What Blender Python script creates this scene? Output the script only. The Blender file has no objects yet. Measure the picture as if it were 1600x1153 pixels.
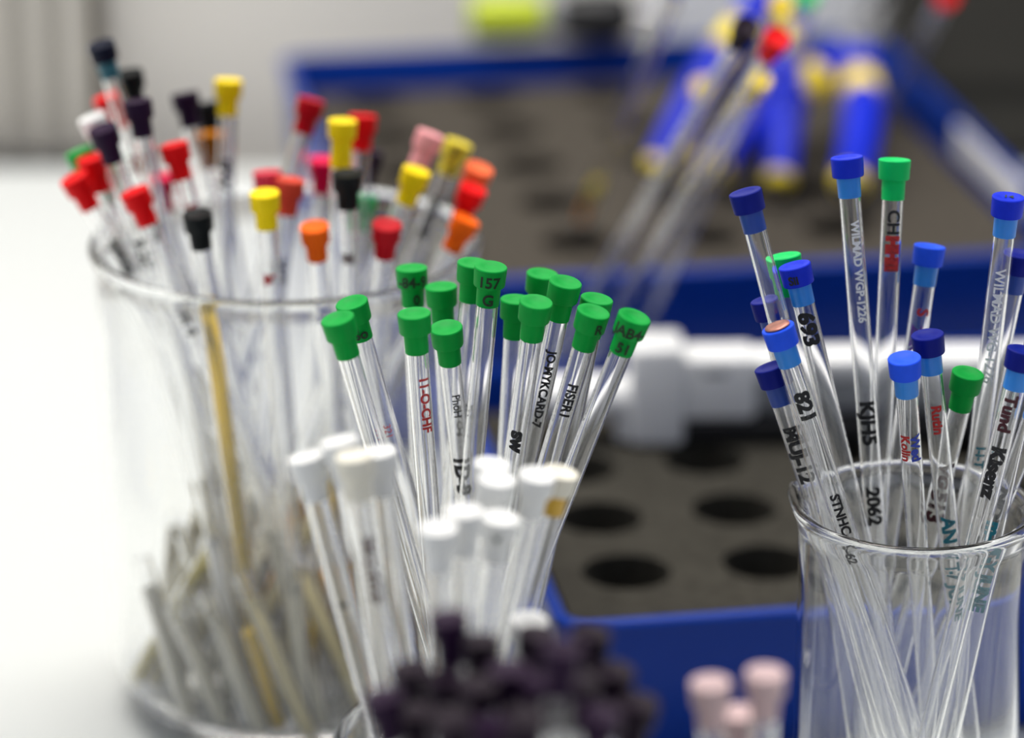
import bpy, bmesh, math, random
from mathutils import Vector, Matrix
random.seed(11)
C = bpy.context.scene.collection
PI = math.pi

# ---------------------------------------------------------------- camera, world, lights, exposure
cam_d = bpy.data.cameras.new('camera'); cam = bpy.data.objects.new('camera', cam_d); C.objects.link(cam)
cam.location = (0, 0, 0.398); cam.rotation_euler = (math.radians(70), 0, 0)
cam_d.sensor_width = 36; cam_d.lens = 123.75
cam_d.clip_start = 0.02; cam_d.clip_end = 20
cam_d.dof.use_dof = True; cam_d.dof.focus_distance = 0.765; cam_d.dof.aperture_fstop = 6.4
bpy.context.scene.camera = cam
sc = bpy.context.scene
sc.view_settings.view_transform = 'Standard'; sc.view_settings.look = 'None'
sc.view_settings.gamma = 1; sc.view_settings.use_curve_mapping = False
sc.view_settings.exposure = 0.0
sc.render.engine = 'CYCLES'
cy = sc.cycles
cy.max_bounces = 40; cy.transmission_bounces = 36; cy.glossy_bounces = 16; cy.diffuse_bounces = 4
cy.transparent_max_bounces = 32; cy.use_denoising = True; cy.sample_clamp_indirect = 20
w = bpy.data.worlds.new('room'); sc.world = w; w.use_nodes = True
w.node_tree.nodes['Background'].inputs[0].default_value = (0.80, 0.86, 1.0, 1)
w.node_tree.nodes['Background'].inputs[1].default_value = 0.42
def area(name, loc, target, sx, sy, power, col=(1, 1, 1)):
    l = bpy.data.lights.new(name, 'AREA'); l.shape = 'RECTANGLE'; l.size = sx; l.size_y = sy
    l.energy = power; l.color = col
    o = bpy.data.objects.new(name, l); C.objects.link(o); o.location = loc
    o.rotation_euler = (Vector(target) - Vector(loc)).to_track_quat('-Z', 'Y').to_euler()
area('ceiling_panel_light', (-0.15, 1.12, 1.75), (0, 0.95, 0), 1.5, 0.75, 34, (1.0, 0.97, 0.93))
area('added_wall_fill', (0.0, 1.12, 0.95), (0, 1.37, 0.1), 1.4, 0.08, 6, (1.0, 0.96, 0.9))  # added unseen fill lamp, only there to brighten the back wall and board
area('window_light', (-1.9, 0.7, 0.9), (0, 0.85, 0.1), 1.0, 1.2, 3.5, (0.93, 0.96, 1.0))

# ---------------------------------------------------------------- materials
def pmat(name, col, rough=0.5, metal=0.0, trans=0.0, ior=1.45, spec=0.5, sss=0.0, noise=None, bump=None, coat=0.0):
    m = bpy.data.materials.new(name); m.use_nodes = True; nt = m.node_tree; b = nt.nodes['Principled BSDF']
    b.inputs['Base Color'].default_value = (*col, 1); b.inputs['Roughness'].default_value = rough
    b.inputs['Metallic'].default_value = metal; b.inputs['IOR'].default_value = ior
    b.inputs['Transmission Weight'].default_value = trans; b.inputs['Specular IOR Level'].default_value = spec
    b.inputs['Coat Weight'].default_value = coat
    if sss: b.inputs['Subsurface Weight'].default_value = sss; b.inputs['Subsurface Radius'].default_value = (0.002, 0.002, 0.002)
    if noise or bump:
        tc = nt.nodes.new('ShaderNodeTexCoord')
        n = nt.nodes.new('ShaderNodeTexNoise'); n.inputs['Scale'].default_value = (noise or bump)[0]; n.inputs['Detail'].default_value = 6
        nt.links.new(tc.outputs['Object'], n.inputs['Vector'])
        if noise:
            r = nt.nodes.new('ShaderNodeValToRGB'); nt.links.new(n.outputs['Fac'], r.inputs[0])
            k = noise[1]
            r.color_ramp.elements[0].position = 0.3; r.color_ramp.elements[1].position = 0.7
            r.color_ramp.elements[0].color = (*[c * (1 - k) for c in col], 1); r.color_ramp.elements[1].color = (*[min(1, c * (1 + k)) for c in col], 1)
            nt.links.new(r.outputs[0], b.inputs['Base Color'])
        if bump:
            bp = nt.nodes.new('ShaderNodeBump'); bp.inputs['Strength'].default_value = bump[1]; bp.inputs['Distance'].default_value = bump[2]
            nt.links.new(n.outputs['Fac'], bp.inputs['Height']); nt.links.new(bp.outputs[0], b.inputs['Normal'])
    return m
M = {}
M['glass'] = pmat('clear_glass', (1, 1, 1), 0.0, trans=1.0, ior=1.47)
M['beaker_glass'] = pmat('beaker_glass', (0.993, 0.998, 0.992), 0.0, trans=1.0, ior=1.47)
M['bench'] = pmat('white_worktop', (0.63, 0.65, 0.635), 0.35, noise=(3.0, 0.015))
M['wall'] = pmat('beige_wall', (0.82, 0.78, 0.71), 0.8, noise=(2.0, 0.03))
M['floor'] = pmat('grey_vinyl', (0.25, 0.25, 0.24), 0.6, noise=(8.0, 0.1))
M['ribgap'] = pmat('brown_back_sheet', (0.13, 0.11, 0.08), 0.8, noise=(5.0, 0.1))
M['rib'] = pmat('beige_ribbed_plastic', (0.66, 0.62, 0.55), 0.6, noise=(5.0, 0.04))
M['dark'] = pmat('dark_grey_panel', (0.068, 0.064, 0.054), 0.55, spec=0.2, noise=(9.0, 0.1))
M['mat'] = pmat('dark_rubber', (0.05, 0.047, 0.04), 0.7, noise=(60.0, 0.15))
M['tray'] = pmat('blue_plastic', (0.002, 0.032, 0.27), 0.28, spec=0.15, noise=(20.0, 0.03))
M['foam'] = pmat('charcoal_foam', (0.042, 0.039, 0.032), 0.95, spec=0.1, noise=(260.0, 0.28), bump=(700.0, 0.5, 0.0006))
M['foam2'] = pmat('grey_foam', (0.062, 0.054, 0.044), 0.95, spec=0.1, noise=(260.0, 0.2), bump=(700.0, 0.5, 0.0006))
M['white'] = pmat('white_plastic', (0.93, 0.93, 0.92), 0.35, noise=(30.0, 0.02))
M['greyp'] = pmat('grey_plastic', (0.30, 0.31, 0.32), 0.45, noise=(30.0, 0.05))
M['blackp'] = pmat('black_plastic', (0.012, 0.012, 0.013), 0.45, noise=(30.0, 0.1))
M['board'] = pmat('white_board', (0.93, 0.93, 0.92), 0.5, noise=(3.0, 0.01))
M['steel'] = pmat('brushed_steel', (0.6, 0.6, 0.62), 0.3, metal=1.0, noise=(80.0, 0.05))
M['grip'] = pmat('blue_grip', (0.002, 0.018, 0.52), 0.4, spec=0.25, noise=(40.0, 0.05))
M['gripy'] = pmat('yellow_grip', (0.90, 0.70, 0.02), 0.45, spec=0.3, noise=(40.0, 0.05))
M['lime'] = pmat('lime_plastic', (0.50, 0.60, 0.02), 0.45, noise=(40.0, 0.05))
M['frost'] = pmat('frosted_marking', (0.8, 0.8, 0.78), 0.8)
CAPS = dict(green=(0.001, 0.33, 0.045), bgreen=(0.003, 0.58, 0.13), dgreen=(0.001, 0.18, 0.03), white=(0.88, 0.88, 0.86), cream=(0.86, 0.82, 0.70),
    blue=(0.008, 0.03, 0.62), navy=(0.003, 0.010, 0.22), lblue=(0.02, 0.10, 0.90), purple=(0.010, 0.003, 0.012), dpurple=(0.018, 0.004, 0.026),
    black=(0.005, 0.007, 0.008), navyb=(0.004, 0.007, 0.022), red=(0.80, 0.003, 0.006), dred=(0.48, 0.002, 0.010), magenta=(0.86, 0.003, 0.075), rpink=(0.86, 0.06, 0.10),
    yellow=(0.98, 0.70, 0.004), pyellow=(0.85, 0.68, 0.05), orange=(1.0, 0.14, 0.004), coral=(1.0, 0.16, 0.05), salmon=(0.75, 0.07, 0.035), brown=(0.40, 0.13, 0.004),
    pink=(0.95, 0.40, 0.42), pale=(0.62, 0.45, 0.45))
for k, c in CAPS.items(): M['cap_' + k] = pmat(k + '_cap_plastic', c, 0.45, spec=0.14, noise=(300.0, 0.05))
M['skirt_blue'] = pmat('translucent_blue_skirt', (0.03, 0.32, 0.95), 0.3, trans=0.3, noise=(300.0, 0.05))
M['skirt_navy'] = pmat('translucent_navy_skirt', (0.01, 0.07, 0.45), 0.3, trans=0.3, noise=(300.0, 0.05))
M['skirt_teal'] = pmat('teal_skirt', (0.01, 0.16, 0.22), 0.3, trans=0.3, noise=(300.0, 0.05))
M['skirt_amber'] = pmat('amber_skirt', (0.70, 0.42, 0.05), 0.4, noise=(300.0, 0.05))
M['copper'] = pmat('copper_foil', (0.50, 0.22, 0.17), 0.4, metal=0.6, noise=(500.0, 0.3))
INK = dict(black=(0.01, 0.01, 0.012), red=(0.5, 0.02, 0.02), blue=(0.03, 0.06, 0.45), teal=(0.01, 0.20, 0.27), white=(0.85, 0.85, 0.85), maroon=(0.06, 0.008, 0.015), violet=(0.12, 0.03, 0.35), dk=(0.005, 0.03, 0.008))
for k, c in INK.items(): M['ink_' + k] = pmat(k + '_ink', c, 0.6)
LIQ = dict(yellow=(1.0, 0.66, 0.0, 0), olive=(0.66, 0.52, 0.0, 0), amber=(1.0, 0.44, 0.0, 0), cream=(0.97, 0.93, 0.76, .1), straw=(0.95, 0.83, 0.45, .1), milk=(0.97, 0.97, 0.94, .1), pinkish=(0.9, 0.5, 0.5, .1), orange=(1.0, 0.34, 0.0, 0))
for k, c in LIQ.items(): M['liq_' + k] = pmat(k + '_liquid', c[:3], 0.3, trans=c[3], ior=1.33, spec=0.1)

# ---------------------------------------------------------------- helpers
def mk(name, bm, mats, parent=None, smooth=True, angle=None):
    bmesh.ops.recalc_face_normals(bm, faces=bm.faces)
    me = bpy.data.meshes.new(name); bm.to_mesh(me); bm.free()
    for m in (mats if isinstance(mats, (list, tuple)) else [mats]): me.materials.append(m)
    for p in me.polygons: p.use_smooth = smooth
    if smooth and angle: me.set_sharp_from_angle(angle=math.radians(angle))
    o = bpy.data.objects.new(name, me); C.objects.link(o)
    if parent: o.parent = parent
    return o
def tag(o, label=None, cat=None, group=None, kind=None):
    if label: o['label'] = label
    if cat: o['category'] = cat
    if group: o['group'] = group
    if kind: o['kind'] = kind
    return o
def empty(name, loc=(0, 0, 0), rz=0.0):
    o = bpy.data.objects.new(name, None); C.objects.link(o); o.location = loc; o.rotation_euler = (0, 0, rz); o.empty_display_size = 0.01
    return o
def lathe(bm, prof, seg=24, mi=0, close=False):
    """prof: list of (r, z); r == 0 becomes a pole"""
    rings = []
    for r, z in prof:
        if r < 1e-7: rings.append([bm.verts.new((0, 0, z))])
        else: rings.append([bm.verts.new((r * math.cos(2 * PI * i / seg), r * math.sin(2 * PI * i / seg), z)) for i in range(seg)])
    n = len(rings)
    for k in range(n if close else n - 1):
        a, b = rings[k], rings[(k + 1) % n]
        for i in range(seg):
            j = (i + 1) % seg
            if len(a) == 1 and len(b) == 1: continue
            if len(a) == 1: f = bm.faces.new((a[0], b[j], b[i]))
            elif len(b) == 1: f = bm.faces.new((a[i], a[j], b[0]))
            else: f = bm.faces.new((a[i], a[j], b[j], b[i]))
            f.material_index = mi
    return rings
def box(bm, x0, x1, y0, y1, z0, z1, bev=0.0, mi=0):
    r = bmesh.ops.create_cube(bm, size=1.0)
    for v in r['verts']:
        v.co = Vector((x0 + (v.co.x + .5) * (x1 - x0), y0 + (v.co.y + .5) * (y1 - y0), z0 + (v.co.z + .5) * (z1 - z0)))
    fs = {f for v in r['verts'] for f in v.link_faces}
    for f in fs: f.material_index = mi
    if bev: bmesh.ops.bevel(bm, geom=list({e for v in r['verts'] for e in v.link_edges}), offset=bev, segments=3, affect='EDGES', profile=0.5)
def rrect(hx, hy, r, n=6):
    pts = []
    for cx_, cy_, a0 in ((hx - r, hy - r, 0), (-hx + r, hy - r, PI / 2), (-hx + r, -hy + r, PI), (hx - r, -hy + r, 1.5 * PI)):
        for i in range(n + 1):
            a = a0 + i * PI / 2 / n; pts.append((cx_ + r * math.cos(a), cy_ + r * math.sin(a)))
    return pts
def sweep(bm, pts, radii, seg=16, flat=1.0, mi=0, up=(0, 0, 1)):
    """tube along a polyline with a radius per point; flat squeezes it along up"""
    pts = [Vector(p) for p in pts]; rings = []; up = Vector(up)
    for k, p in enumerate(pts):
        d = (pts[min(k + 1, len(pts) - 1)] - pts[max(k - 1, 0)]).normalized()
        s = d.cross(up).normalized(); t = s.cross(d).normalized()
        rings.append([bm.verts.new(p + s * radii[k] * math.cos(2 * PI * i / seg) + t * radii[k] * flat * math.sin(2 * PI * i / seg)) for i in range(seg)])
    for a, b in zip(rings[:-1], rings[1:]):
        for i in range(seg):
            f = bm.faces.new((a[i], a[(i + 1) % seg], b[(i + 1) % seg], b[i])); f.material_index = mi
    for rg in (rings[0], rings[-1]):
        f = bm.faces.new(rg); f.material_index = mi
def spline(pts, n=6):
    """Catmull-Rom resampling of (x, y, z, r) points"""
    P = [Vector(p) for p in pts]; out = []
    P = [P[0] * 2 - P[1]] + P + [P[-1] * 2 - P[-2]]
    for k in range(1, len(P) - 2):
        for i in range(n):
            t = i / n; a, b, c, d = P[k - 1], P[k], P[k + 1], P[k + 2]
            out.append(0.5 * ((2 * b) + (c - a) * t + (2 * a - 5 * b + 4 * c - d) * t * t + (3 * b - a - 3 * c + d) * t ** 3))
    out.append(P[-2]); return out
def sw(bm, pts4, n=6, **k):
    q = [Vector(p) if len(p) == 4 else Vector(p) for p in spline([Vector(p) for p in pts4], n)]
    sweep(bm, [(p[0], p[1], p[2]) for p in q], [max(p[3], 1e-4) for p in q], **k)

# ---------------------------------------------------------------- the room
bm = bmesh.new(); box(bm, -2.2, 2.2, 1.37, 1.45, -0.9, 1.9); tag(mk('wall_back', bm, M['wall'], smooth=False), kind='structure')
bm = bmesh.new(); box(bm, -2.2, 2.2, -1.6, 1.45, -0.95, -0.9); tag(mk('floor', bm, M['floor'], smooth=False), kind='structure')
bench = empty('lab_bench', (0, 0.56, -0.9)); tag(bench, 'white laboratory bench carrying the beakers and blue trays', 'bench')
bm = bmesh.new(); box(bm, -1.2, 1.2, -0.66, 0.766, 0.86, 0.9, bev=0.003); mk('worktop', bm, M['bench'], bench, smooth=False)
bm = bmesh.new(); box(bm, -1.15, 1.15, -0.6, 0.74, 0.0, 0.859); mk('cupboard_base', bm, M['greyp'], bench, smooth=False)
rp = empty('ribbed_panel', (-0.30, 1.345, 0.0)); tag(rp, 'beige vertically ribbed panel standing against the wall at far left', 'panel')
bm = bmesh.new(); box(bm, -0.135, 0.137, 0.010, 0.022, 0.0, 0.62)
mk('back_sheet', bm, M['ribgap'], rp, smooth=False)
bm = bmesh.new()
for i in range(18): box(bm, 0.1265 - i * 0.0145 - .0045, 0.1265 - i * 0.0145 + .0045, 0.0, 0.0105, 0.0, 0.618, bev=.001)
mk('slats', bm, M['rib'], rp, smooth=False)
rp.location.z = 0.0
bm = bmesh.new(); box(bm, 0.052, 0.146, 1.358, 1.3695, -0.02, 0.42, bev=0.002)
tag(mk('white_board', bm, M['board'], smooth=False), 'bright white board standing upright behind the pliers and rear blue tray', 'board')
dc = empty('dark_cabinet', (0.33, 1.335, 0.0)); tag(dc, 'dark grey upright cabinet in the top right corner beside the rear tray', 'cabinet')
bm = bmesh.new(); box(bm, -0.184, 0.25, 0.006, 0.034, 0.0, 0.5, bev=0.003); mk('body', bm, M['dark'], dc, smooth=False)
bm = bmesh.new(); box(bm, -0.165, 0.23, 0.0035, 0.0065, 0.03, 0.48, bev=0.001); mk('door', bm, M['dark'], dc, smooth=False)
dc.location.y = 1.335; dc.location.z = 0.0
bm = bmesh.new(); box(bm, 0.0, 0.32, 0.0, 0.25, 0.0, 0.004, bev=0.0015)
o = mk('rubber_mat', bm, M['mat'], smooth=False); o.location = (0.194, 1.045, 0.0002); o.rotation_euler.z = math.radians(9.5)
tag(o, 'dark grey rubber mat lying on the bench right of the rear tray', 'mat')

# ---------------------------------------------------------------- blue trays with foam inserts
TH = math.radians(9.5)
def tray(loc, W, D, Ht, draft, label, floor_z):
    """loc = outer front-left corner of the rim on the bench, rotated by TH"""
    t = empty('storage_tray', loc, TH); tag(t, label, 'tray', 'blue plastic trays')
    bm = bmesh.new(); rings = []
    hx, hy = W / 2, D / 2
    for ins, z in ((draft + .002, 0.0), (draft, 0.002), (0.0010, Ht - 0.006), (0.0, Ht - 0.0012), (0.0008, Ht - .0002), (0.0030, Ht), (0.0036, Ht - 0.001), (0.0040, Ht - 0.004), (draft + 0.004, 0.004)):
        rings.append([bm.verts.new((hx + x, hy + y, z)) for x, y in rrect(hx - ins, hy - ins, max(0.003, 0.009 - ins))])
    for a, b in zip(rings[:-1], rings[1:]):
        for i in range(len(a)): bm.faces.new((a[i], a[(i + 1) % len(a)], b[(i + 1) % len(a)], b[i]))
    bm.faces.new(rings[0]); bm.faces.new(rings[-1])
    mk('tray_shell', bm, M['tray'], t, angle=50)
    return t
def foam(loc, x0, x1, y0, y1, z0, zt, hx0, hy0, sp, r, label, mat):
    cu = bpy.data.curves.new('f', 'CURVE'); cu.dimensions = '2D'; cu.fill_mode = 'BOTH'; th = 0.018; cu.extrude = th / 2
    def poly(pts):
        s = cu.splines.new('POLY'); s.points.add(len(pts) - 1); s.use_cyclic_u = True
        for p, q in zip(s.points, pts): p.co = (q[0], q[1], 0, 1)
    poly([(x0, y0), (x1, y0), (x1, y1), (x0, y1)])
    i0 = math.ceil((x0 + r + .003 - hx0) / sp); j0 = math.ceil((y0 + r + .003 - hy0) / sp); cen = []
    i = i0
    while hx0 + i * sp < x1 - r - .003:
        j = j0
        while hy0 + j * sp < y1 - r - .003:
            cx_, cy_ = hx0 + i * sp, hy0 + j * sp; cen.append((cx_, cy_))
            poly([(cx_ + r * math.cos(2 * PI * k / 40), cy_ + r * math.sin(2 * PI * k / 40)) for k in range(40)]); j += 1
        i += 1
    tmp = bpy.data.objects.new('f', cu); C.objects.link(tmp); bpy.context.view_layer.update()
    me = bpy.data.meshes.new_from_object(tmp.evaluated_get(bpy.context.evaluated_depsgraph_get())); bpy.data.objects.remove(tmp)
    bm = bmesh.new(); bm.from_mesh(me)
    for v in bm.verts: v.co.z += zt - th / 2
    box(bm, x0 + .0005, x1 - .0005, y0 + .0005, y1 - .0005, z0, zt - th + .0002)
    o = mk('foam_insert', bm, mat, smooth=False); o.location = loc; o.rotation_euler.z = TH
    tag(o, label, 'foam insert', 'foam inserts in the trays')
    return cen
def loc2(base, x, y):   # tray coordinates of a bench point
    dx, dy = x - base[0], y - base[1]
    return dx * math.cos(TH) + dy * math.sin(TH), -dx * math.sin(TH) + dy * math.cos(TH)
def out2(base, x, y):
    return base[0] + x * math.cos(TH) - y * math.sin(TH), base[1] + x * math.sin(TH) + y * math.cos(TH)
FB = (0.0115, 0.797, 0.0); RB = (-0.042, 1.012, 0.0)
tray(FB, 0.245, 0.19, 0.040, 0.004, 'blue plastic tray in front, holding dark foam and the white pipette', 0.028)
RT_ = tray(RB, 0.232, 0.278, 0.056, 0.005, 'blue plastic tray further back, carrying the pliers on its foam', 0.05)
a = loc2(FB, 0.0304, 0.8594)
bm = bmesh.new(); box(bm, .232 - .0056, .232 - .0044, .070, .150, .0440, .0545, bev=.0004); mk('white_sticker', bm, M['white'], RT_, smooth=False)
foam(FB, 0.0088, 0.2362, 0.0088, 0.1812, 0.0046, 0.028, a[0], a[1], 0.038, 0.0119, 'dark charcoal foam with round holes, lying in the front blue tray', M['foam'])
a = loc2(RB, -0.0079, 1.2727)
foam(RB, 0.0100, 0.2220, 0.0100, 0.2680, 0.0046, 0.0425, a[0], a[1], 0.044, 0.0118, 'brownish grey foam with round holes, lying in the rear blue tray', M['foam2'])

# ---------------------------------------------------------------- beakers
def beaker(x, y, R, Ht, label, wall=0.0016, rb=0.010, spout=None, r2=None):
    bm = bmesh.new(); seg = 96; t = wall; pr = []; r2 = r2 or min(.004, rb - t - .001)
    pr += [(0, 0.0012), (R - rb - .002, 0.0010), (R - rb, 0.0)]
    for k in range(1, 7):
        a = k / 6 * PI / 2; pr.append((R - rb + rb * math.sin(a), rb - rb * math.cos(a)))
    for k in range(1, 9): pr.append((R, rb + (Ht - .007 - rb) * k / 8))
    pr += [(R + .0004, Ht - .005), (R + .0012, Ht - .0028), (R + .0016, Ht - .0012), (R + .0012, Ht - .0002), (R + .0003, Ht), (R - t + .0005, Ht - .0006), (R - t, Ht - .0028)]
    for k in range(8, -1, -1): pr.append((R - t, .0185 + (Ht - .0255) * k / 8))
    for k in range(5, 0, -1):
        a = k / 6 * PI / 2; pr.append((R - t - r2 + r2 * math.sin(a), .0048 + r2 - r2 * math.cos(a)))
    pr.append((0, 0.0048))
    lathe(bm, pr, seg)
    if spout is not None:
        for v in bm.verts:
            k = max(0, (v.co.z - (Ht - .016)) / .016)
            if k > 0:
                an = math.atan2(v.co.y, v.co.x); d = (an - spout + PI) % (2 * PI) - PI
                g = math.exp(-(d / 0.20) ** 2) * k * k
                rr = math.hypot(v.co.x, v.co.y); f = (rr + 0.0018 * g) / max(rr, 1e-6) if rr > 1e-6 else 1
                v.co.x *= f; v.co.y *= f; v.co.z += 0.0016 * g
    o = mk('beaker', bm, M['beaker_glass'], angle=60); o.location = (x, y, 0)
    tag(o, label, 'beaker', 'glass beakers on the bench'); return o
LBK = beaker(-0.0571, 0.8429, 0.0477, 0.126, 'large clear glass beaker at left crowded with many-coloured capped tubes', wall=0.0018, rb=0.018, r2=0.012, spout=math.radians(150))
RBK = beaker(0.0895, 0.724, 0.0255, 0.103, 'slim clear glass beaker at right holding mostly blue-capped tubes', wall=0.0014, rb=0.006, spout=math.radians(165))
GBK = beaker(-0.006, 0.725, 0.0335, 0.045, 'low glass beaker at the foot of the green-capped tubes')
WBK = beaker(-0.013, 0.635, 0.0265, 0.045, 'low glass beaker at the foot of the white-capped tubes', rb=0.007)
PBK = beaker(0.0, 0.548, 0.0280, 0.050, 'low glass beaker nearest the camera, under the dark purple caps', rb=0.007)
KBK = beaker(0.0405, 0.572, 0.0122, 0.050, 'narrow glass beaker holding the three pale pink capped tubes', rb=0.004, wall=0.0012)
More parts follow.
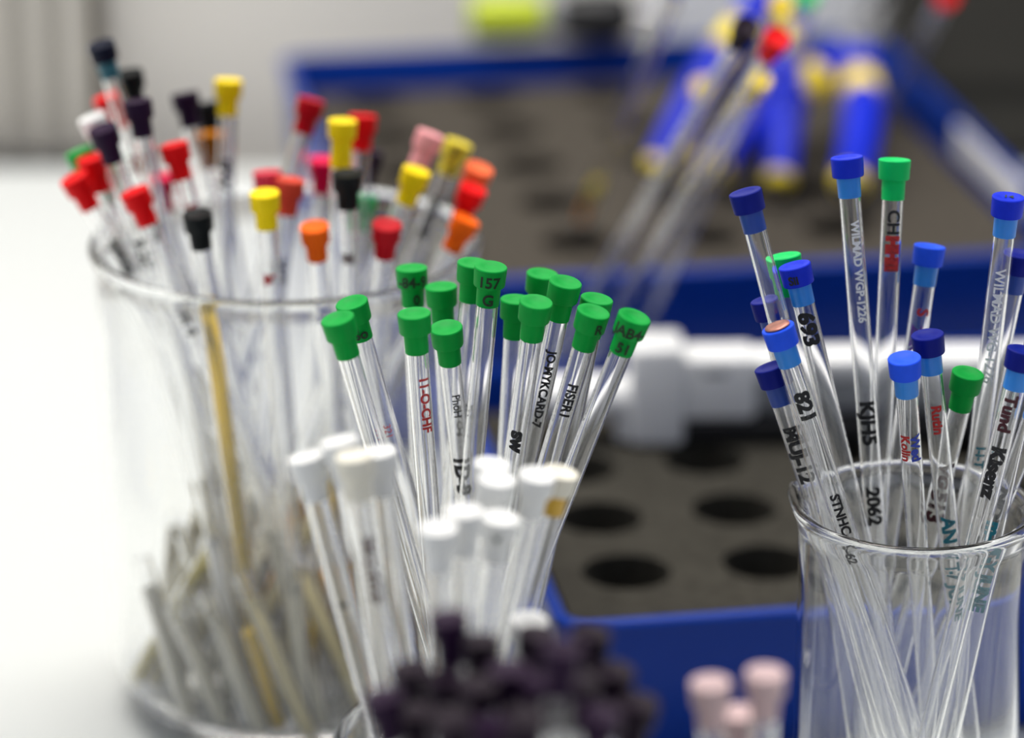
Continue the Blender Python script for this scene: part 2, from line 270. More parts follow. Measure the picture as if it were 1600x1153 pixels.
# ---------------------------------------------------------------- sample tubes
# top (x, y, z) and foot (x, y, z) of every tube, in metres on the bench
TUBES = {'g1':(-0.03668,0.69798,0.15532,2e-05,0.71601,0.0055),
'g2':(-0.03504,0.72658,0.14907,-0.00101,0.7463,0.0055),
'g3':(-0.02265,0.75357,0.14806,-0.01766,0.749,0.0055),
'g4':(-0.02085,0.70826,0.1529,-0.01224,0.71783,0.0055),
'g5':(-0.01592,0.7476,0.14566,-0.00878,0.74722,0.0055),
'g6':(-0.01442,0.72658,0.1433,-0.00209,0.75226,0.0055),
'g7':(-0.0085,0.74037,0.15363,-0.02143,0.74503,0.0055),
'g8':(-0.00458,0.72496,0.15784,-0.01795,0.73467,0.0055),
'g9':(0.00099,0.7372,0.14618,-0.00647,0.73829,0.0055),
'g10':(0.00522,0.71458,0.15333,-0.01292,0.73639,0.0055),
'g11':(0.00686,0.74605,0.1492,-0.01028,0.75307,0.0055),
'g12':(0.01165,0.72309,0.15496,-0.01735,0.74013,0.0055),
'g13':(0.01855,0.72601,0.15015,-0.0083,0.73334,0.0055),
'g14':(0.01751,0.71116,0.15233,-0.02048,0.73004,0.0055),
'g15':(0.02603,0.70463,0.15344,-0.02431,0.7254,0.0055),
'w1':(-0.03997,0.6338,0.14934,-0.00523,0.62435,0.0055),
'w2':(-0.0334,0.63228,0.15324,-0.00078,0.62135,0.0055),
'w3':(-0.0301,0.62423,0.15335,-0.01356,0.62191,0.0055),
'w4':(-0.02621,0.63967,0.14811,-0.01013,0.63735,0.0055),
'w5':(-0.01373,0.60684,0.14582,-0.01338,0.61658,0.0055),
'w6':(-0.00906,0.61496,0.14584,-0.00893,0.61941,0.0055),
'w7':(-0.0039,0.64342,0.14408,-0.0233,0.64839,0.0055),
'w8':(-0.00286,0.63488,0.14425,-0.0183,0.64666,0.0055),
'w9':(0.00498,0.63644,0.14456,-0.01699,0.65187,0.0055),
'w10':(0.00976,0.64807,0.14048,-0.02311,0.65365,0.0055),
'w11':(-0.00221,0.62452,0.14046,-0.01913,0.63548,0.0055),
'w12':(0.00343,0.61655,0.12257,-0.0063,0.63142,0.0055),
'p1':(-0.01104,0.55619,0.15026,-0.00245,0.55555,0.0055),
'p2':(-0.00539,0.56447,0.14216,-0.00742,0.5587,0.0055),
'p3':(0.00421,0.55692,0.14715,-0.00318,0.56123,0.0055),
'p4':(0.00839,0.52678,0.15809,-0.00087,0.52514,0.0055),
'p5':(0.01402,0.56414,0.1439,-0.00935,0.56537,0.0055),
'p6':(-0.01814,0.56792,0.13513,-0.00036,0.5711,0.0055),
'p7':(-0.00055,0.54881,0.14397,0.00168,0.55835,0.0055),
'p8':(-0.01185,0.54899,0.14232,0.0034,0.54552,0.0055),
'p9':(-0.00597,0.54303,0.14355,-0.00449,0.54166,0.0055),
'p10':(0.00543,0.54361,0.144,0.00038,0.54033,0.0055),
'p11':(0.01127,0.53708,0.14728,-0.00849,0.53705,0.0055),
'p12':(0.01806,0.55824,0.13924,-0.00422,0.56663,0.0055),
'p13':(-0.02225,0.54735,0.13948,-0.00156,0.54676,0.0055),
'p14':(-0.0169,0.55423,0.13316,-0.00458,0.55103,0.0055),
'p15':(-0.01004,0.52673,0.14514,0.0017,0.53106,0.0055),
'p16':(-0.00377,0.53612,0.13968,-0.00626,0.53142,0.0055),
'p17':(0.0023,0.52179,0.14774,-0.00585,0.52618,0.0055),
'p18':(0.00883,0.54963,0.13415,0.00064,0.55146,0.0055),
'p19':(0.01491,0.5308,0.14413,-0.00339,0.53649,0.0055),
'p20':(0.02213,0.55233,0.13591,0.00054,0.56482,0.0055),
'k1':(0.03498,0.56435,0.13393,0.04113,0.56496,0.0055),
'k2':(0.04486,0.56574,0.13515,0.04297,0.56986,0.0055),
'k3':(0.04074,0.57214,0.12436,0.04356,0.57512,0.0055),
'b1':(0.04998,0.72266,0.17552,0.09655,0.70905,0.0055),
'b2':(0.06015,0.73832,0.15595,0.0854,0.72135,0.0055),
'b3':(0.06167,0.73049,0.15631,0.1007,0.71953,0.0055),
'b4':(0.0558,0.73164,0.14808,0.09434,0.71746,0.0055),
'b5':(0.05694,0.71214,0.14836,0.10596,0.71197,0.0055),
'b6':(0.05646,0.72432,0.13504,0.10097,0.71418,0.0055),
'b7':(0.07372,0.74454,0.17674,0.09062,0.72214,0.0055),
'b8':(0.0851,0.75142,0.1741,0.08068,0.72582,0.0055),
'b9':(0.0937,0.75109,0.15402,0.07643,0.73258,0.0055),
'b10':(0.09032,0.72187,0.14333,0.10992,0.72518,0.0055),
'b11':(0.08446,0.71293,0.14108,0.10014,0.73033,0.0055),
'b12':(0.10028,0.72661,0.13271,0.08012,0.74217,0.0055),
'b13':(0.10805,0.73247,0.17134,0.09774,0.73502,0.0055),
'b14':(0.11201,0.73778,0.15657,0.08975,0.74052,0.0055),
'b15':(0.10941,0.70824,0.14466,0.08303,0.70465,0.0055),
'b16':(0.11757,0.72228,0.13161,0.07989,0.73685,0.0055),
'b17':(0.11464,0.71718,0.15259,0.08847,0.70362,0.0055),
'l1':(-0.1021,0.84827,0.17518,-0.06083,0.8639,0.0055),
'l2':(-0.09635,0.85692,0.16562,-0.07197,0.86367,0.0055),
'l3':(-0.10344,0.86566,0.15686,-0.04574,0.86006,0.0055),
'l4':(-0.09106,0.82544,0.16694,-0.06703,0.81048,0.0055),
'l5':(-0.10437,0.84248,0.15806,-0.0464,0.84282,0.0055),
'l6':(-0.09895,0.81897,0.16186,-0.05996,0.84088,0.0055),
'l7':(-0.10837,0.84472,0.14846,-0.04908,0.83646,0.0055),
'l8':(-0.10261,0.85252,0.14179,-0.06629,0.85706,0.0055),
'l9':(-0.10429,0.83579,0.14946,-0.06522,0.83924,0.0055),
'l10':(-0.10782,0.82838,0.14659,-0.03814,0.84299,0.0055),
'l11':(-0.09124,0.81261,0.14799,-0.03624,0.81237,0.0055),
'l12':(-0.09131,0.87031,0.13386,-0.06527,0.8731,0.0055),
'l13':(-0.08266,0.82633,0.15569,-0.04813,0.81127,0.0055),
'l14':(-0.07826,0.87418,0.14458,-0.06695,0.86538,0.0055),
'l15':(-0.08381,0.87015,0.15645,-0.05452,0.84246,0.0055),
'l16':(-0.07967,0.88514,0.14971,-0.05654,0.85964,0.0055),
'l17':(-0.07164,0.86074,0.16241,-0.07953,0.84585,0.0055),
'l18':(-0.07508,0.80138,0.14586,-0.06344,0.81655,0.0055),
'l19':(-0.05873,0.79863,0.15181,-0.05271,0.80823,0.0055),
'l20':(-0.06087,0.83815,0.14511,-0.05235,0.81542,0.0055),
'l21':(-0.05437,0.83048,0.14546,-0.07394,0.81671,0.0055),
'l22':(-0.05076,0.86152,0.15717,-0.09371,0.83595,0.0055),
'l23':(-0.04903,0.87473,0.13736,-0.05654,0.87351,0.0055),
'l24':(-0.04142,0.82849,0.16107,-0.04926,0.81972,0.0055),
'l25':(-0.03753,0.85427,0.15503,-0.04686,0.82809,0.0055),
'l26':(-0.03691,0.87465,0.13962,-0.05292,0.85218,0.0055),
'l27':(-0.03964,0.81027,0.15321,-0.03758,0.81791,0.0055),
'l28':(-0.03782,0.85764,0.13294,-0.06092,0.82476,0.0055),
'l29':(-0.04742,0.8048,0.14157,-0.03885,0.82925,0.0055),
'l30':(-0.02995,0.80559,0.1418,-0.04208,0.83625,0.0055),
'l31':(-0.02332,0.83099,0.1476,-0.07206,0.8329,0.0055),
'l32':(-0.02015,0.84687,0.15249,-0.08147,0.82572,0.0055),
'l33':(-0.01343,0.86626,0.14449,-0.06921,0.84942,0.0055),
'l34':(-0.00804,0.84793,0.14317,-0.05925,0.86892,0.0055),
'l35':(-0.00957,0.83964,0.14034,-0.06349,0.85255,0.0055),
'l36':(-0.01108,0.83056,0.13519,-0.07564,0.82638,0.0055),
'u1':(0.09181,0.74508,0.08281,0.07346,0.73848,0.0055),
's1':(-0.07474,0.8212,0.05289,-0.09923,0.83721,0.0055),
's2':(-0.05003,0.84432,0.03594,-0.0434,0.85186,0.0055),
's3':(-0.05178,0.82637,0.03349,-0.05369,0.82426,0.0055),
's7':(-0.06256,0.82466,0.05055,-0.06786,0.81933,0.0055),
's8':(-0.04642,0.8725,0.03039,-0.02724,0.82081,0.0055),
's9':(-0.08425,0.85053,0.02504,-0.08448,0.8716,0.0055),
's11':(-0.06807,0.80177,0.05505,-0.0501,0.80313,0.0055),
's12':(-0.06399,0.87536,0.05878,-0.05783,0.88259,0.0055),
'h0':(-0.02482,0.86132,0.04194,-0.02097,0.83406,0.0055),
'h1':(-0.02914,0.82686,0.03112,-0.02972,0.8538,0.0055),
'h2':(-0.03588,0.86043,0.0491,-0.02443,0.85392,0.0055),
'h3':(-0.08883,0.861,0.04555,-0.09238,0.8433,0.0055),
'h4':(-0.08035,0.81427,0.04375,-0.08669,0.83047,0.0055),
'h5':(-0.01627,0.83579,0.0426,-0.02762,0.83335,0.0055),
'h6':(-0.0325,0.80995,0.03871,-0.02259,0.82829,0.0055),
'h7':(-0.06963,0.84244,0.03776,-0.07648,0.85281,0.0055),
'h8':(-0.07397,0.81947,0.04197,-0.08709,0.84289,0.0055),
'h9':(-0.08767,0.8679,0.03804,-0.09067,0.85155,0.0055),
'h10':(-0.05263,0.88302,0.03232,-0.03413,0.8483,0.0055),
'h11':(-0.07643,0.80671,0.04666,-0.06288,0.80579,0.0055),
'h12':(-0.01705,0.85537,0.04394,-0.01924,0.84512,0.0055),
'h13':(-0.08405,0.82531,0.05576,-0.0714,0.84333,0.0055),
'h14':(-0.08562,0.81219,0.04162,-0.0725,0.81112,0.0055),
'h15':(-0.06676,0.8059,0.03837,-0.05898,0.81045,0.0055),
'h16':(-0.03635,0.84131,0.03431,-0.03331,0.82151,0.0055),
'h17':(-0.09437,0.82489,0.04907,-0.08155,0.81384,0.0055)}
RT = 0.0024
_g = {}
def glass_mesh(L):
    L = round(L * 500) / 500
    if L not in _g:
        bm = bmesh.new(); ri = RT - 0.00042; e = 0.0013
        pr = [(RT * math.sin(k / 5 * PI / 2), RT - RT * math.cos(k / 5 * PI / 2)) for k in range(6)]
        pr += [(RT, L * .25), (RT, L * .5), (RT, L * .75), (RT, L - e - .0002), (RT - .00015, L - e), (ri + .00015, L - e), (ri, L - e - .0002), (ri, L * .75), (ri, L * .5), (ri, L * .25)]
        pr += [(ri * math.sin(k / 5 * PI / 2), .0006 + ri - ri * math.cos(k / 5 * PI / 2)) for k in range(5, -1, -1)]
        lathe(bm, pr, 28); o = mk('glass_tube', bm, M['glass'], angle=35); _g[L] = o.data; bpy.data.objects.remove(o)
    return _g[L]
_c = {}
def cap_mesh(kind, skirt=None, tall=False):
    k = (kind, skirt, tall)
    if k not in _c:
        bm = bmesh.new()
        pr = [(0, -.00015), (.0020, -.00015), (.0022, 0), (.00345, 0), (.00362, -.0002), (.00346, -.0042), (.00336, -.0044), (.00264, -.0045)]
        q = [(.00264, -.0045), (.00263, -.0048), (.00254, -.0088), (.00252, -.0090), (.00246, -.0089), (.00244, -.0018), (0, -.0018)]
        if tall: q = [(.00264, -.0045), (.00263, -.0048), (.0026, -.0115), (.00256, -.0118), (.00246, -.0117), (.00244, -.0018), (0, -.0018)]
        lathe(bm, pr, 32, 0)
        n0 = len(bm.faces); lathe(bm, q, 32, 1)
        bmesh.ops.remove_doubles(bm, verts=bm.verts, dist=1e-6)
        o = mk('cap', bm, [M['cap_' + kind], M[skirt] if skirt else M['cap_' + kind]], angle=40)
        _c[k] = o.data; bpy.data.objects.remove(o)
    return _c[k]
def text_mesh(body, size, bold=0.0, shear=0.0):
    cu = bpy.data.curves.new('t', 'FONT'); cu.body = body; cu.size = size; cu.align_x = 'LEFT'; cu.offset = bold; cu.shear = shear; cu.resolution_u = 3
    o = bpy.data.objects.new('t', cu); C.objects.link(o); bpy.context.view_layer.update()
    me = bpy.data.meshes.new_from_object(o.evaluated_get(bpy.context.evaluated_depsgraph_get())); bpy.data.objects.remove(o)
    bm = bmesh.new(); bm.from_mesh(me); bmesh.ops.remove_doubles(bm, verts=bm.verts, dist=1e-6); return bm
def camphi(M4):
    d = M4.inverted().to_3x3() @ (Vector((0, 0, .398)) - M4.translation)
    return math.atan2(d.y, d.x)
def write_along(parent, M4, body, z0, size, ink, off=0.0, bold=0.00012, name='handwriting', shear=0.0):
    """letters running down the tube"""
    bm = text_mesh(body, size, bold, shear); ph = camphi(M4) + off; h = size * 0.68; r = RT + 0.00006
    bmesh.ops.subdivide_edges(bm, edges=[e for e in bm.edges if e.calc_length() > size * .2], cuts=2)
    for v in bm.verts:
        u, q = v.co.x, v.co.y; a = ph + (q - h / 2) / r
        v.co = Vector((r * math.cos(a), r * math.sin(a), z0 - u))
    return mk(name, bm, M['ink_' + ink], parent, smooth=False)
def write_cap(parent, M4, body, L, size, z, r, ink='dk', off=0.0):
    bm = text_mesh(body, size, 0.00010); ph = camphi(M4) + off
    bmesh.ops.subdivide_edges(bm, edges=[e for e in bm.edges if e.calc_length() > size * .2], cuts=2)
    xs = [v.co.x for v in bm.verts]; wd = max(xs)
    for v in bm.verts:
        a = ph + (v.co.x - wd / 2) / r; v.co = Vector((r * math.cos(a), r * math.sin(a), L + z + v.co.y))
    return mk('cap_writing', bm, M['ink_' + ink], parent, smooth=False)
def write_top(parent, M4, body, L, size, ink='dk'):
    bm = text_mesh(body, size, 0.00006); ph = camphi(M4) + PI / 2
    xs = [v.co.x for v in bm.verts]; wd = max(xs)
    for v in bm.verts:
        x, y = v.co.x - wd / 2, v.co.y - size * .34
        v.co = Vector((x * math.cos(ph) - y * math.sin(ph), x * math.sin(ph) + y * math.cos(ph), L + .00005))
    return mk('cap_writing', bm, M['ink_' + ink], parent, smooth=False)
def liquid(parent, f0, f1, kind):
    bm = bmesh.new(); r = RT - 0.00047
    if f0 < 0.004:
        pr = [(r * math.sin(k / 4 * PI / 2), .0008 + r - r * math.cos(k / 4 * PI / 2)) for k in range(5)]
    else: pr = [(0, f0), (r, f0)]
    pr += [(r, f1 - .0002), (r * .8, f1 - .0004), (0, f1 - .0005)]
    lathe(bm, pr, 20); return mk('liquid', bm, M['liq_' + kind], parent)
def line(T, B):
    T, B = Vector(T), Vector(B); d = (T - B); L = d.length
    q = Vector((0, 0, 1)).rotation_difference(d.normalized()); return q, L
def sample_tube(key, label, cap=None, skirt=None, group=None, liq=None, text=(), captext=(), tall=False, pos=None, foil=False, toptext=None):
    T = pos or TUBES[key]; B = Vector(T[3:]); T = Vector(T[:3]); q, L = line(T, B)
    t = empty('sample_tube', B); t.rotation_mode = 'QUATERNION'; t.rotation_quaternion = q
    tag(t, label, 'tube', group); M4 = Matrix.Translation(B) @ q.to_matrix().to_4x4()
    g = bpy.data.objects.new('glass_tube', glass_mesh(L)); C.objects.link(g); g.parent = t; Lg = round(L * 500) / 500
    if cap:
        c = bpy.data.objects.new('cap', cap_mesh(cap, skirt, tall)); C.objects.link(c); c.parent = t; c.location = (0, 0, L)
        Ml = M4 @ Matrix.Translation((0, 0, L))
        for body, size, z, r, *rest in captext: write_cap(c, M4, body, 0, size, z, r, *(rest or ['dk']))
        if toptext: write_top(c, M4, toptext, 0, 0.0024)
        if foil:
            bm = bmesh.new(); lathe(bm, [(0, .00005), (.0024, .00006), (.0028, .0001), (.0028, .00035), (.0018, .00048), (0, .00045)], 20)
            for v in bm.verts: v.co.z += random.uniform(0, .00012)
            mk('cap_foil', bm, M['copper'], c)
    for f0, f1, kind in (liq or []): liquid(t, f0 * L, f1 * L, kind)
    for body, frm, size, ink, *rest in text: write_along(t, M4, body, L - frm, size, ink, *rest)
    return t
GG = 'green-capped tubes in the middle bundle'
def G(k, label, **a): return sample_tube(k, label, 'green', group=GG, liq=a.pop('liq', [(0, .3, 'milk')]), **a)
G('g1', 'green-capped glass tube, the leftmost of the middle bundle, lowest of its pair', text=[('-', .040, .003, 'black')])
G('g2', 'green-capped tube directly behind the leftmost green cap, dark scribble on its skirt', captext=[('So', .0034, -.0080, .00295)], text=[('321', .030, .0024, 'red', .0, .0)], liq=[(0, .35, 'milk')])
G('g3', 'green-capped tube with 84-9 written in black around its cap, left of centre', captext=[('-84-9', .0034, -.0038, .0036), ('0', .0032, -.0080, .00290, 'dk', .3)])
G('g4', 'green-capped tube with red handwriting below the cap, left in the middle bundle', text=[('11-O-CHF', .014, .0030, 'red', .45)])
G('g5', 'plain green-capped tube standing tall behind the one with red handwriting')
G('g6', 'green-capped tube marked ID-8 in bold black letters further down its glass', text=[('PhoH', .016, .0026, 'black', .2, .00005), ('1D-8', .032, .0048, 'black', 0, .0003), ('Co', .053, .0046, 'black', 0.2, .0003)])
G('g7', 'green-capped tube half hidden behind the tallest cap marked 157', text=[('KTO4', .033, .003, 'black', .2)])
G('g8', 'tall green-capped tube with 157 and G scribbled on cap and skirt', captext=[('157', .0034, -.0038, .0036), ('G', .0036, -.0082, .0029)])
G('g9', 'green-capped tube peeking out left behind the big bright green cap right of centre')
G('g10', 'bright green-capped tube in front, just right of the gap in the middle bundle', text=[('sw', .031, .0046, 'black', .1, .0003)])
G('g11', 'green-capped tube half hidden behind the left of the large cap at rear right')
G('g12', 'green-capped tube with a long line of small dark writing down its glass', text=[('JO-MYKCARD-7', .016, .0027, 'black', .2)])
G('g13', 'green-capped tube hidden behind the one marked FISER1, only its cap top showing')
G('g14', 'green-capped tube with FISER1 written in blue-black down the glass', text=[('FISER1', .017, .0031, 'black', .15)], captext=[('R', .0032, -.0038, .0036, 'dk', .7)])
G('g15', 'green-capped tube marked JAB4 and 51 on its cap, rightmost of the middle bundle', captext=[('JAB4-', .0034, -.0038, .0036, 'dk', .1), ('51', .0034, -.0080, .00295)])

WG_ = 'white-capped tubes in the front bundle'
def W(k, label, **a): return sample_tube(k, label, a.pop('cap', 'white'), group=WG_, liq=a.pop('liq', [(0, .2, 'milk')]), **a)
W('w1', 'white-capped tube leaning left, the leftmost of the white-capped ones', text=[('s', .030, .003, 'black')])
W('w2', 'white-capped tube standing highest at the left, second from the left')
W('w3', 'off-white capped tube with faint brown writing, third from the left', cap='cream', text=[('SM-2-4VHF', .016, .003, 'maroon', .2)])
W('w4', 'white-capped tube fourth from the left, just before the gap to the green tubes')
W('w5', 'white-capped tube low in front, lower of the two white caps at centre')
W('w6', 'white-capped tube just behind and right of the lowest white cap')
W('w7', 'white-capped tube whose cap peeks above the one in front of it, centre right')
W('w8', 'white-capped tube with a broad round cap top, right of centre', text=[('4S', .012, .003, 'black', .3)])
W('w9', 'bright white-capped tube left of the cream cap with an amber skirt')
W('w10', 'cream-capped tube with an amber yellow skirt, rightmost of the white-capped ones', cap='cream', skirt='skirt_amber')
W('w11', 'white-capped tube in front of the right pair, dark mark on its cap edge', captext=[('v', .003, -.0038, .0036)])
W('w12', 'short white-capped tube low at the right, its cap just above the purple caps')

PGR = 'dark purple-capped tubes nearest the camera'
PL = dict(p1='tallest dark purple cap, black against the white tubes at centre', p2='dark purple cap by the white tube feet, right of the tallest one',
 p3='dark purple cap standing high at right, beside the short white cap', p4='dark purple cap in front of the light blue tray corner', p5='dark purple cap standing out over the navy front of the tray',
 p6='dark purple cap at the left, in front of the leftmost white tubes', p7='dark purple cap in the middle of the cluster, second row', p8='dark purple cap in front of the tallest one',
 p9='dark purple cap in the third row, centre left', p10='dark purple cap in the third row, centre right', p11='dark purple cap beneath the blue tray corner, third row',
 p12='dark purple cap low at the right against the navy tray wall', p13='leftmost dark purple cap, beside the amber tubes of the big beaker', p14='dark purple cap in the lowest row, second from left',
 p15='dark purple cap in the lowest row, third from left', p16='dark purple cap in the lowest row, at its middle', p17='dark purple cap in the lowest row, fifth from left', p18='dark purple cap in the lowest row, third from right',
 p19='dark purple cap in the lowest row, second from right', p20='rightmost dark purple cap, alone before the navy tray wall')
for i, (k, l) in enumerate(PL.items()): sample_tube(k, 'tube with the ' + l, 'purple' if i % 3 else 'dpurple', group=PGR, liq=[(0, .3, 'cream')])
for k, l in dict(k1='left of the three pale pink capped tubes in front of the navy tray wall', k2='right and tallest of the three pale pink capped tubes before the tray', k3='lowest and foremost of the three pale pink capped tubes').items():
    sample_tube(k, l, 'pale', group='pale pink capped tubes')

BGR = 'tubes in the slim beaker at right'
def B(k, label, cap='blue', skirt='skirt_blue', **a): return sample_tube(k, label, cap, skirt, group=BGR, liq=a.pop('liq', [(0, .05, 'milk')]), **a)
B('b1', 'blue-capped tube leaning far left and high, leftmost of the right-hand beaker', 'navy', 'skirt_navy')
B('b2', 'green-capped tube behind the blue cap of the tube marked 693', 'bgreen', None)
B('b3', 'blue-capped tube marked 693 in black just below the cap', captext=[('Sii', .0026, -.0035, .0036, 'black', -.3)], text=[('693', .0105, .0052, 'black', -.1, .0003)])
B('b4', 'dark blue-capped tube just above the cap topped with copper foil', 'navy', 'skirt_navy')
B('b5', 'blue-capped tube with shiny copper foil on top, marked 821', 'lblue', foil=True, text=[('821', .015, .0048, 'black', .1, .00028), ('STNHC-3-62', .040, .0030, 'black')])
B('b6', 'dark blue-capped tube lowest at the left of the right-hand beaker, MU written on it', 'navy', 'skirt_navy', text=[('MUJ-12', .014, .0044, 'black', -.1, .00025)])
B('b7', 'tall upright blue-capped tube with a white printed strip and black letters below', text=[('WILMAD WGP-1226', .014, .0026, 'white', .3, .0001), ('KJH5', .055, .0048, 'black', .1, .0002), ('2062', .075, .0044, 'black', 0, .0002)])
B('b8', 'tall green-capped tube with a red mark below the cap, right-hand beaker', 'bgreen', None, text=[('CH', .011, .004, 'black', .2), ('HHII', .017, .0040, 'red', .2, .0004)])
B('b9', 'blue-capped tube with red and violet writing, behind the centre of the right-hand beaker', 'lblue', text=[('S', .014, .004, 'red', .3), ('ZnK', .018, .0036, 'violet', -.1)])
B('b10', 'navy-capped tube with small red print, standing behind the plain round blue cap', 'navy', text=[('Rutin', .016, .0032, 'red', .1), ('AN T-7 JUNE', .043, .0044, 'teal', .1, .0002)])
B('b11', 'blue-capped tube tilted to show its full round top, front of the right-hand beaker', 'lblue', text=[('Wed', .018, .0032, 'blue', .5), ('Kolin', .018, .003, 'red', -.5)])
B('b12', 'green-capped tube in front with 513 in bold black, right-hand beaker', 'green', None, text=[('VG', .022, .0046, 'maroon', .1, .0003), ('513', .029, .0054, 'maroon', .1, .0003)])
B('b13', 'blue-capped tube with white lettering down its glass, near the right edge', captext=[], toptext='14', text=[('WILMAD WG-1226', .016, .0032, 'white', .1, .00008), ('I-i-T', .058, .0030, 'teal', .2, .0001)])
B('b14', 'very dark blue-capped tube behind the one with white lettering at the right edge', 'navy', 'skirt_navy')
B('b15', 'blue-capped tube cut by the right edge, with dark red and black writing', 'navy', text=[('Tund', .010, .0040, 'maroon', 0, .0002), ('Kisenz', .022, .0044, 'black', 0, .0003)])
B('b16', 'blue-capped tube outside the right edge, NDB in bold black on its glass', text=[('NDBA2', .026, .0052, 'black', 0, .00035)])
B('b17', 'blue-capped tube outside the right edge, leaning behind the one marked NDB', text=[('m-T-Y JUNE', .050, .0040, 'teal', 0, .00025)])
for k, l in dict(u1='uncapped glass tube at the back of the slim beaker, mouth below the rim').items():
    sample_tube(k, l, group=BGR, liq=[(0, .3, 'straw')])

LGR = 'many-coloured capped tubes in the big left beaker'
def L(k, label, cap, skirt=None, **a): return sample_tube(k, label, cap, skirt, group=LGR, liq=a.pop('liq', [(0, random.uniform(.25, .5), random.choice(['cream', 'straw', 'milk', 'cream']))]), **a)
DW = lambda s, f, c='black': [(s, f, .004, c, random.uniform(-.3, .3), .0002)]
L('l1', 'tube with a black cap and dark teal skirt, highest and leftmost in the big beaker', 'navyb', 'skirt_teal', text=DW('KE', .03, 'red'))
L('l2', 'black-capped tube just right below the highest one in the big beaker', 'black', text=DW('II3', .02, 'red'))
L('l3', 'red-capped tube tucked behind, between the black caps and the white cap', 'red')
L('l4', 'dark purple-capped tube below the second black cap, upper left of the big beaker', 'dpurple', text=DW('Hx', .03))
L('l5', 'white-capped tube at the upper left of the big beaker, above the green cap', 'white')
L('l6', 'dark purple-capped tube overlapping the white cap at the upper left', 'dpurple', text=DW('P-2C', .03))
L('l7', 'green-capped tube leaning left, beside the red pair of the big beaker', 'green')
L('l8', 'green-capped tube mostly hidden behind the upper red cap at left', 'dgreen')
L('l9', 'red-capped tube, upper of the leftmost red pair in the big beaker', 'red', text=DW('OBE', .025))
L('l10', 'red-capped tube at the very left of the big beaker, lower of the red pair', 'red', text=DW('4JBG2', .018))
L('l11', 'red-capped tube overlapping the magenta cap, left part of the big beaker', 'red', text=DW('TR 4', .03))
L('l12', 'magenta-red-capped tube just right of the overlapping red cap', 'magenta', text=DW('CWL', .025, 'maroon'))
L('l13', 'red-capped tube alone above the round black cap, tilted left', 'red', text=DW('HHE', .015, 'red'))
L('l14', 'brown-orange-capped tube below the dark caps in the upper middle of the big beaker', 'brown')
L('l15', 'dark purple-capped tube in the upper middle, left of the tall yellow cap', 'dpurple', liq=[(0, .3, 'pinkish')])
L('l16', 'black-capped tube squeezed between the purple and the tall yellow cap', 'black')
L('l17', 'yellow-capped tube standing highest in the middle of the big beaker', 'yellow', text=DW('SFW', .02))
L('l18', 'round black-capped tube filled with bright yellow liquid, front of the big beaker', 'black', liq=[(.12, .84, 'yellow')])
L('l19', 'yellow-capped tube with a round top in the middle, front of the pink-red cap', 'yellow', text=DW('Ia', .02, 'red'))
L('l20', 'pinkish red-capped tube behind the round yellow cap', 'rpink')
L('l21', 'salmon red-capped tube right of the round yellow cap', 'salmon', text=DW('W7', .02))
L('l22', 'deep red-capped tube standing high against the blue rim of the rear tray', 'dred', text=DW('E3', .02, 'violet'))
L('l23', 'magenta-capped tube left of the black cap near the right of the big beaker', 'magenta', text=DW('5H', .02, 'blue'), liq=[(.0, .3, "yellow")])
L('l24', 'tube with a tall yellow cap standing high right of the deep red one', 'yellow', None, tall=True, liq=[(.28, .40, "yellow")])
L('l25', 'red-capped tube half hidden behind the tall yellow cap', 'red')
L('l26', 'dark purple-capped tube below the red cap behind the tall yellow one', 'dpurple')
L('l27', 'black-capped tube in the right half of the big beaker, above the far rim', 'black', text=DW('lll', .02, 'maroon'))
L('l28', 'tube whose small bright green cap shows right behind the black cap', 'bgreen')
L('l29', 'orange-capped tube in front in the big beaker, left of the deep red round cap', 'orange', text=DW('C(', .02, 'blue'), liq=[(0, .3, "amber")])
L('l30', 'tube with a round dark red cap in front right of the big beaker', 'dred', liq=[(0, .42, "straw")])
L('l31', 'yellow-capped tube below the pink cap, leaning right', 'yellow', liq=[(0, .38, "amber")])
L('l32', 'pink-capped tube leaning right, the only pink cap', 'pink')
L('l33', 'dull yellow-capped tube with a black scribble, leaning right', 'pyellow', captext=[('P', .005, -.0042, .0036, 'black'), ('4', .004, -.0085, .0030, 'black')], text=DW('MNNR', .015))
L('l34', 'coral-capped tube leaning far right, uppermost of the three right-hand caps', 'coral')
L('l35', 'red-capped tube between the two coral caps at the right of the big beaker', 'red')
L('l36', 'orange-coral-capped tube leaning right, lowest of the right-hand three', 'orange', text=DW('Jc', .02))
SL = dict(s1=('short olive yellow filled tube leaning to the lower left in the big beaker', [(.02, .98, 'olive')]), s2=('short amber filled tube at the lower right inside the big beaker', [(.02, .95, 'amber')]),
 s3=('stubby yellow filled tube beside the amber one in the big beaker', [(.02, .9, 'yellow')]), 
 
 s8=('short tube with orange liquid near the right wall of the big beaker', [(.05, .9, 'orange')]), s9=('short cream tube leaning right at the front of the heap', [(.02, .8, 'cream')]),
 s11=('short stubby straw tube at the back of the heap', [(.05, .8, 'straw')]), s12=('uncapped tube with a yellow band at the middle of the big beaker', [(.55, .8, 'yellow')]))
for k, (l, q) in SL.items(): sample_tube(k, l, group='short tubes at the bottom of the big beaker', liq=q)
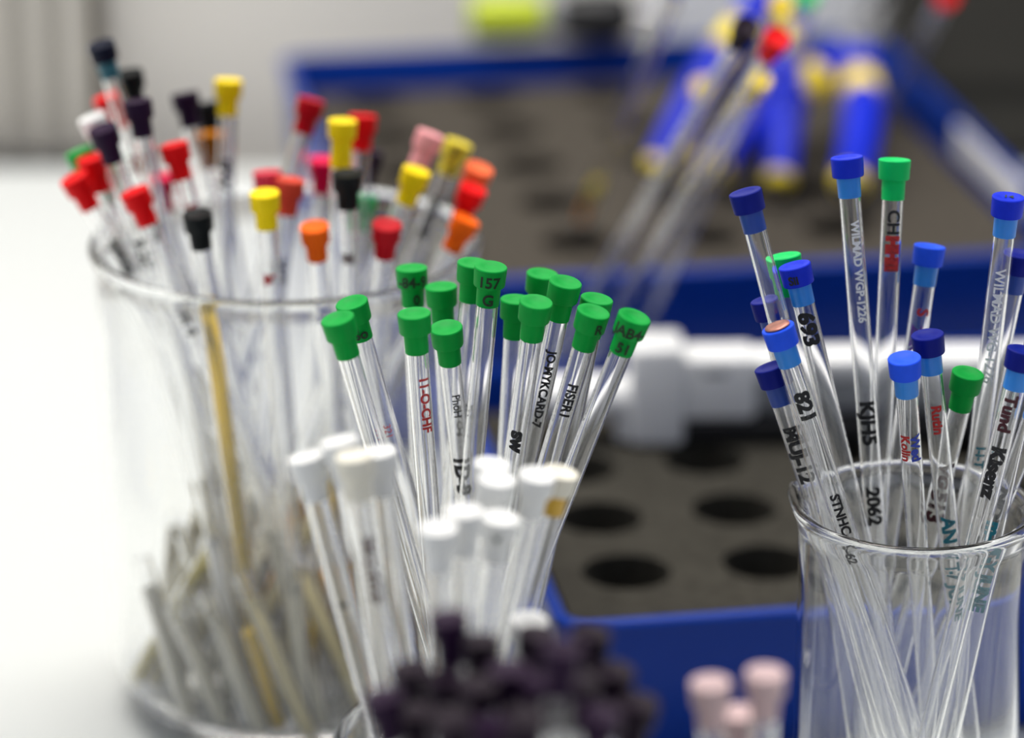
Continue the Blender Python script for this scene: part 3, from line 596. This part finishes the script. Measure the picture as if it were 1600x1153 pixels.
HP = [('cream', 'short cream tube standing upright behind the foot of the white-capped bundle'), ('yellow', 'small yellow tube low behind the white-capped tubes'),
 ('straw', 'short straw-coloured tube tilting left behind the green-capped tubes'), ('straw', 'short straw-coloured tube near the left glass wall, upright'),
 ('cream', 'short cream tube at the lower left, between two leaning ones'), ('straw', 'short straw-coloured tube seen through the white-capped tubes at centre'),
 ('cream', 'short cream tube low down at the right end of the heap'), ('cream', 'short cream tube in the middle, leaning slightly left'),
 ('straw', 'short straw-coloured tube slanting down to the left in the middle'), ('straw', 'taller straw-coloured tube at the left, just behind the olive one'),
 ('amber', 'amber tube slanting down to the right beside the leftmost white-capped tube'), ('cream', 'short cream tube slanting down to the right in the lower middle'),
 ('cream', 'short cream tube hidden deepest behind the green-capped tubes'), ('straw', 'long straw-coloured tube slanting right across the left half'),
 ('cream', 'cream tube slanting right at the lower left'), ('yellow', 'bright yellow stubby tube low in the middle front'),
 ('amber', 'amber tube standing nearly upright near the dark purple caps'), ('cream', 'cream tube leaning against the left wall of the big beaker')]
for i, (c, l) in enumerate(HP):
    sample_tube('h%d' % i, l, group='short tubes at the bottom of the big beaker', liq=[(.02, [.9, .7, .8][i % 3], c)])
# ---------------------------------------------------------------- long blurred tubes leaning in the trays
def far_tube(label, top, foot, **a):
    sample_tube('', label, pos=(*top, *foot), group='tubes leaning in the trays', **a)
far_tube('long blurred tube with a red cap, leaning from front tray to pliers', (0.0700, 0.8994, 0.1635), (0.0205, 1.0062, 0.0300), cap='red')
far_tube('long blurred tube with a yellow cap, running beside the red-capped leaning one', (0.0678, 0.9350, 0.1426), (0.0378, 1.0294, 0.0300), cap='yellow')
far_tube('long blurred tube with a purple cap, behind the red and yellow capped leaning pair', (0.0624, 0.9072, 0.1646), (0.0114, 1.0119, 0.0300), cap='purple')
far_tube('blurred tube with orange and lime contents at its foot, leaning in the rear tray', (0.0491, 0.9970, 0.1567), (0.0229, 1.1151, 0.0445), cap='blue', liq=[(.02, .10, 'orange'), (.10,.17,'olive')])
far_tube('blurred red-capped tube cut by the top edge, right of the pliers', (0.1453, 1.1472, 0.1134), (0.1414, 1.2690, 0.0445), cap='red')
far_tube('blurred tube with a yellow cap, its top between the blue pliers grips', (0.0604, 1.0711, 0.1028), (0.0557, 1.1257, 0.0445), cap='yellow')
far_tube('blurred tube with a green cap at the top edge above the red cap', (0.0946, 1.0999, 0.1255), (0.0909, 1.2015, 0.0445), cap='bgreen')
far_tube('blurred tube with a yellow cap at the top edge left of the green one', (0.0838, 1.0656, 0.1310), (0.0772, 1.1625, 0.0445), cap='yellow')
# ---------------------------------------------------------------- white pipette lying on the front foam
pp = empty('pipette', (0.0, 0.957, 0.028), math.radians(1.5)); tag(pp, 'white handheld pipette lying on the dark foam of the front tray', 'pipette')
bm = bmesh.new(); sw(bm, [(0.004, 0, .0125, .0052), (0.006, 0, .0125, .0064), (0.020, 0, .0125, .0068), (0.037, 0, .0125, .0068)], seg=28); mk('barrel', bm, M['white'], pp, angle=50)
bm = bmesh.new(); box(bm, .0335, .0495, -.0085, .0095, .0002, .0305, bev=.0022); mk('collar', bm, M['white'], pp, angle=50)
bm = bmesh.new(); box(bm, .0300, .0335, -.0050, .0050, .0005, .0075, bev=.001); box(bm, .0495, .0535, -.0040, .0040, .0005, .0065, bev=.001); mk('foot', bm, M['white'], pp, angle=50)
bm = bmesh.new(); box(bm, .0490, .0705, -.0070, .0075, .0075, .0270, bev=.002); mk('body', bm, M['white'], pp, angle=50)
bm = bmesh.new(); box(bm, .055, .062, -.0074, -.0068, .0215, .0232, bev=.0002); mk('display_window', bm, M['greyp'], pp, angle=50)
bm = bmesh.new(); box(bm, .0700, .178, -.0060, .0070, .0190, .0262, bev=.002); mk('handle', bm, M['white'], pp, angle=50)
bm = bmesh.new(); box(bm, .0703, .176, -.0052, .0062, .0095, .0189, bev=.001); mk('handle_underside', bm, M['greyp'], pp, angle=50)
bm = bmesh.new(); box(bm, .0500, .174, -.0070, .0060, .0003, .0074, bev=.001); mk('rail', bm, M['blackp'], pp, angle=50)
bm = bmesh.new(); box(bm, .0580, .0640, -.0040, .0040, .0060, .0078, bev=.0005); mk('trigger', bm, M['blackp'], pp, angle=50)

# ---------------------------------------------------------------- pliers lying in the rear tray
def pliers(loc, rz, label, s=1.0, op=1.0, rx=0.0):
    t = empty('pliers', loc, rz); tag(t, label, 'pliers', 'pliers with blue and yellow grips'); t.scale = (s, s, s); t.rotation_euler.x = rx
    for q in (-1, 1):
        P4 = [(q * .004, -.010, .010, .0050), (q * .013 * op, -.030, .010, .0066), (q * .024 * op, -.052, .010, .0072), (q * .033 * op, -.080, .010, .0068), (q * .038 * op, -.100, .010, .0060), (q * .039 * op, -.106, .010, .0040)]
        bm = bmesh.new(); sw(bm, P4, seg=20); g = mk('handle_grip', bm, M['grip'], t)
        for a, b, rr in ((0.20, .36, .0003), (.86, 1.0, .0004)):
            pts = spline([Vector(p) for p in P4], 6); n = len(pts); pts = pts[int(a * (n - 1)):int(b * (n - 1)) + 1]
            bm = bmesh.new(); sweep(bm, [p[:3] for p in pts], [p[3] + rr for p in pts], seg=20); mk('grip_band', bm, M['gripy'], g)
        bm = bmesh.new(); sw(bm, [(q * .0035, -.016, .010, .0030), (q * .003, -.004, .010, .0055), (-q * .003, .008, .010, .0055), (-q * .0035, .020, .010, .0045), (-q * .0018, .038, .010, .0018)], seg=16, flat=.75); mk('jaw', bm, M['steel'], t)
    bm = bmesh.new(); lathe(bm, [(0, .0035), (.0042, .0035), (.0046, .004), (.0046, .0158), (.0040, .0165), (0, .0165)], 24); mk('pivot', bm, M['steel'], t, angle=40)
    return t
pliers((0.125, 1.225, 0.0675), math.radians(-20), 'blue and yellow gripped pliers lying flatter underneath, handles spread to the right', 1.0, .62, math.radians(12))
pliers((0.095, 1.210, 0.1005), math.radians(-20), 'blue and yellow gripped pliers leaning on top, handles pointing down to the left', 0.85, .65, math.radians(38))

# ---------------------------------------------------------------- lime and black handled tool across the rear rim
st = empty('screwdriver', (-0.004, 1.302, 0.0662), math.radians(4)); tag(st, 'lime green and black handled screwdriver lying across the back rim of the rear tray', 'screwdriver')
bm = bmesh.new(); sw(bm, [(-.012, 0, 0, .0065), (-.010, 0, 0, .0085), (.004, 0, 0, .0088), (.016, 0, 0, .0075)], seg=24); mk('handle', bm, M['lime'], st)
bm = bmesh.new(); sw(bm, [(.016, 0, 0, .0070), (.022, 0, 0, .0070)], seg=24); mk('handle_ring', bm, M['greyp'], st)
bm = bmesh.new(); sw(bm, [(.022, 0, 0, .0078), (.030, 0, 0, .0095), (.044, 0, 0, .0095), (.050, 0, 0, .0070)], seg=24); mk('grip_sleeve', bm, M['blackp'], st)
bm = bmesh.new(); sw(bm, [(.050, 0, 0, .0024), (.066, 0, 0, .0024)], seg=12); mk('shaft', bm, M['steel'], st)
